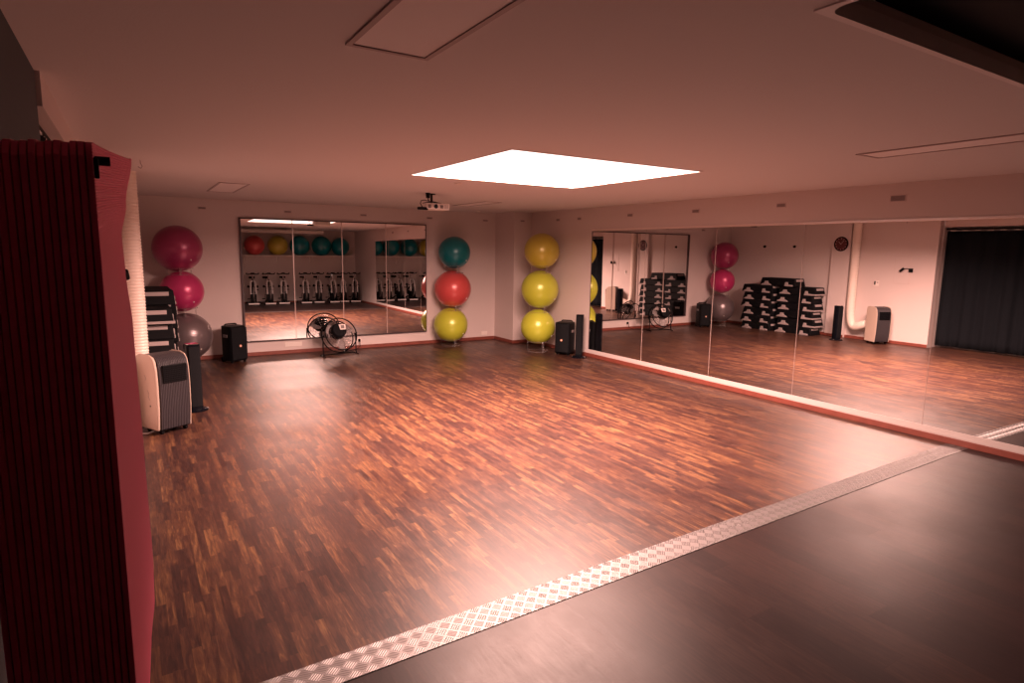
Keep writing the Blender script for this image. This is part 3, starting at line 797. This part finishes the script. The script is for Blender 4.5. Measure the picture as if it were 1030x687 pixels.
# ================================================================== DRUM FAN
root = thing('drum_fan', 'round black floor fan with steel blades in front of the framed mirror', 'fan', (3.10, 10.86, 0), math.radians(10))
tilt = Matrix.Translation((0, 0, .365)) @ Matrix.Rotation(math.radians(-24), 4, 'X')   # drum axis: local -y, tipped up
def T(v): return tilt @ Vector(v)
RF = .295
for y in (-.075, .085):
    pts = [T((RF*math.cos(2*PI*k/48), y, RF*math.sin(2*PI*k/48))) for k in range(48)]
    MB().tube(pts, .012, 8, True).build('rim', m_black, root)
b = MB()
for y, s in ((-.075, -1), (.085, 1)):
    for rr in (.06, .11, .16, .205, .25):
        b.tube([T((rr*math.cos(2*PI*k/36), y+s*.03*(1-(rr/RF)**2), rr*math.sin(2*PI*k/36))) for k in range(36)], .0018, 5, True)
    for k in range(16):
        a = 2*PI*k/16
        b.tube([T((rr*math.cos(a), y+s*.03*(1-(rr/RF)**2), rr*math.sin(a))) for rr in (.05, .12, .2, RF)], .0018, 5)
b.build('guard', m_chrome, root)
b = MB(); b.cyl(T((-.05, -.165, .055)), T((-.05, -.01, .055)), .128, .145, seg=28); b.build('motor', m_blackm, root, bevel=.015)
b = MB(); b.cyl(T((0, -.01, 0)), T((0, .03, 0)), .06, seg=20); b.build('hub', m_black, root)
for k in range(3):
    a0 = 2*PI*k/3+.5; b = MB(); bm = b.bm; g = []
    for i in range(7):
        rr = .045+(.265-.045)*i/6; row = []
        wd = .28+.36*math.sin(PI*min(1, i/5.2))*.9
        for j in range(7):
            f = j/6-.5; a = a0+f*wd*2; row.append(bm.verts.new(T((rr*math.cos(a), -.015+f*.07, rr*math.sin(a)))))
        g.append(row)
    for i in range(6):
        for j in range(6): bm.faces.new((g[i][j], g[i+1][j], g[i+1][j+1], g[i][j+1]))
    o = b.build('blade', mat('brushed_blade_%d' % k, (.30, .27, .27), .5, .1), root, angle=80); so = o.modifiers.new('t', 'SOLIDIFY'); so.thickness = .003
b = MB(); b.prism([(-.045, .05), (.055, .05), (.072, .15), (-.062, .15)], -.176, -.164, 'y'); bmesh.ops.transform(b.bm, matrix=tilt, verts=b.bm.verts[:]); b.build('name_plate', m_white, root, smooth=False, bevel=.004)
MB().box(-.028, .036, -.180, -.175, .07, .13, tilt).build('label_panel', m_greyd, root, smooth=False)
MB().cyl(T((-.07, -.10, .10)), T((-.13, -.06, .14)), .03, seg=14).build('switch_knob', m_black, root)
b = MB()
for s in (-1, 1):
    b.tube([(s*.315, -.09, .012), (s*.315, -.04, .012), (s*.315, -.005, .05), (s*.315, 0, .365)], .011, 8)
    b.tube([(s*.315, -.05, .012), (s*.315, .13, .012)], .011, 8)
    b.cyl((s*.325, 0, .365), (s*.295, 0, .365), .022, seg=12)
b.tube([(-.315, .12, .012), (.315, .12, .012)], .011, 8)
b.build('stand', m_black, root)
o = MB().tube([(3.646, D-.05, .15), (3.64, D-.08, .05), (3.56, D-.14, .012), (3.40, 11.22, .01), (3.24, 11.10, .012)], .006, 6).build('fan_cable', m_black); tag(o, 'black cable from the drum fan to its wall socket', 'cable')

# ================================================================== PROJECTOR
root = thing('projector', 'white projector hanging from the ceiling in front of the framed mirror', 'projector', (3.73, 8.14, H), math.radians(-3))
MB().box(-.175, .175, -.13, .13, -.225, -.135).build('body', m_white, root, bevel=.012)
b = MB(); b.cyl((-.045, -.155, -.182), (-.045, -.12, -.182), .043, seg=24); lz = b.build('lens_ring', m_white, root)
b = MB(); b.cyl((-.045, -.160, -.182), (-.045, -.150, -.182), .030, seg=24); b.build('lens_glass', m_gloss, lz)
MB().box(-.150, -.108, -.134, -.129, -.208, -.158).build('air_grille', m_greyd, root, smooth=False)
MB().box(.03, .075, -.134, -.129, -.205, -.160).build('air_grille', m_greyd, root, smooth=False)
b = MB()
for k in range(3): b.box(.10+k*.02, .104+k*.02, -.134, -.129, -.208, -.155)
b.build('vent_slots', m_greyd, root, smooth=False)
b = MB(); b.cyl((-.05, .0, -.135), (-.05, 0, -.0), .016, seg=14); b.cyl((-.05, 0, -.012), (-.05, 0, 0), .055, seg=20); b.build('ceiling_pole', m_black, root)
b = MB(); b.tube([(-.16, -.05, -.135), (-.05, 0, -.105), (.08, .06, -.135)], .009, 6); b.tube([(-.16, .06, -.135), (-.05, 0, -.105), (.08, -.05, -.135)], .009, 6); b.build('mount_arm', m_black, root)
root = thing('cable_adapter', 'black adapter box dangling on a cable loop left of the projector', 'adapter', (3.50, 8.05, H))
MB().box(-.07, .08, -.03, .03, -.235, -.195).build('adapter_box', m_black, root, bevel=.012)
MB().cyl((.085, 0, -.07), (.085, 0, 0), .028, .034, seg=14).build('ceiling_plug', m_black, root)
MB().tube([(.085, 0, -.065), (.085, 0, -.11), (.03, 0, -.10), (-.02, 0, -.11), (-.03, 0, -.15), (.0, 0, -.198)], .006, 6).build('cable_loop', m_black, root)
MB().tube([(.05, 0, -.20), (.11, 0, -.19), (.13, .02, -.14), (.085, 0, -.08)], .005, 6).build('cable_loop', m_black, root)
# small ceiling bits
for x, y, s in ((5.976, 10.99, 'near the corner column'), (3.341, 6.631, 'between the lit panel and the projector')):
    o = MB().lathe([(0, -.02), (.03, -.02), (.045, -.008), (.048, 0), (0, 0)], 20, Matrix.Translation((x, y, H))).build('smoke_detector', m_white); tag(o, 'tiny white ceiling sensor ' + s, 'sensor')
o = MB().tube([(.136, 6.81, H), (.136, 6.81, H-.03), (.15, 6.81, H-.055), (.136, 6.81, H-.075), (.115, 6.81, H-.06)], .004, 6).build('ceiling_hook', m_vent); tag(o, 'little metal hook in the ceiling beside the hanging mats', 'hook')

# ================================================================== HANGING MATS
def mat_material():
    m, nt, bs = nt_mat('pink_foam_mat')
    bs.inputs['Base Color'].default_value = (.85, .08, .20, 1); bs.inputs['Roughness'].default_value = .60
    bs.inputs['Sheen Weight'].default_value = .15
    return m
m_foam = mat_material()
MAT_T, PITCH_X = .0078, .0104
YN, YFAR = 1.20, 1.80
ZT, ZB = 2.062, .70
FL = [(.60, -.02), (.72, .002), (.85, .022), (.97, .037), (1.08, .040), (1.4, .038), (1.7, .035), (1.84, .028), (1.92, .026), (2.0, .040), (2.11, .058), (2.3, .07)]
def interp(z):
    for (a, va), (c, vc) in zip(FL, FL[1:]):
        if z <= c:
            f = (z-a)/(c-a); f = f*f*(3-2*f); return va+(vc-va)*f
    return FL[-1][1]
def mat_mesh(front):
    b = MB(); bm = b.bm
    ys = [0, .03, .08, .15, .22, .30, .38, .45, .52, .57, .60]
    nz = 560 if front else 60
    FR, BK = [], []
    for j in range(nz+1):
        f = j/nz; z = ZB+(ZT-ZB)*f
        rf, rb = [], []
        rib = (.0016 if j % 2 else 0) if front else 0
        for y in ys:
            u = y/.60
            flare = u**1.3*interp(z+.045*u)
            # rounded corners: shift the outline rows inward near the ends
            rc = .02
            zc = z
            def inset(d): return 0 if d >= rc else rc-math.sqrt(max(0, rc*rc-(rc-d)**2))
            ins = max(inset(ZT-z), inset(z-ZB))
            yy = min(max(y, ins*.9), .60-ins)
            zz = z + .045*u
            rf.append(bm.verts.new((MAT_T+flare+rib, yy, zz)))
            rb.append(bm.verts.new((flare, yy, zz)))
        FR.append(rf); BK.append(rb)
    n = len(ys)
    for j in range(nz):
        for i in range(n-1):
            bm.faces.new((FR[j][i], FR[j][i+1], FR[j+1][i+1], FR[j+1][i]))
            bm.faces.new((BK[j][i+1], BK[j][i], BK[j+1][i], BK[j+1][i+1]))
        bm.faces.new((BK[j][0], FR[j][0], FR[j+1][0], BK[j+1][0])); bm.faces.new((FR[j][n-1], BK[j][n-1], BK[j+1][n-1], FR[j+1][n-1]))
    for i in range(n-1):
        bm.faces.new((FR[nz][i], FR[nz][i+1], BK[nz][i+1], BK[nz][i])); bm.faces.new((BK[0][i], BK[0][i+1], FR[0][i+1], FR[0][i]))
    return b
X0 = -.0490
front = mat_mesh(True).build('exercise_mat', m_foam, None, smooth=False)
front.location = (X0, YN, 0)
tag(front, 'frontmost pink ribbed exercise mat of the stack hanging at the left, its face showing', 'exercise mat', 'pink exercise mats hanging on the rack')
mm = mat_mesh(False).build('exercise_mat', m_foam, None, smooth=False)
onum = ['second', 'third', 'fourth', 'fifth', 'sixth', 'seventh', 'eighth', 'ninth', 'tenth', 'eleventh', 'twelfth', 'thirteenth', 'fourteenth', 'fifteenth', 'sixteenth']
for k in range(16):
    o = mm if k == 0 else mm.copy()
    if k: COL.objects.link(o)
    o.location = (X0-(k+1)*PITCH_X, YN+.003*math.sin(k*1.7), .0015*math.sin(k*2.3)-.0008*k)
    tag(o, '%s hanging pink mat behind the frontmost one, only its dark edge visible' % onum[k] if k < 15 else 'rearmost hanging pink mat, at the picture\'s left edge', 'exercise mat', 'pink exercise mats hanging on the rack')
# the rack: two pegs from a wall rail, with end stops
root = thing('mat_rack', 'black wall rack whose pegs carry the hanging pink mats', 'rack', (XN, YN, 2.0))
MB().box(0, .025, -.03, .58, .015, .06).build('wall_rail', m_black, root, bevel=.004)
for y, end in ((.035, .002), (.50, -.075)):
    pg = MB().cyl((.02, y, .036), (-XN+end-.02, y, .036), .0075, seg=14).build('peg', m_black, root)
    if y < .1: MB().box(-XN-.040, -XN-.033, y-.045, y-.037, .004, .036).build('end_stop', m_black, pg, bevel=.002)
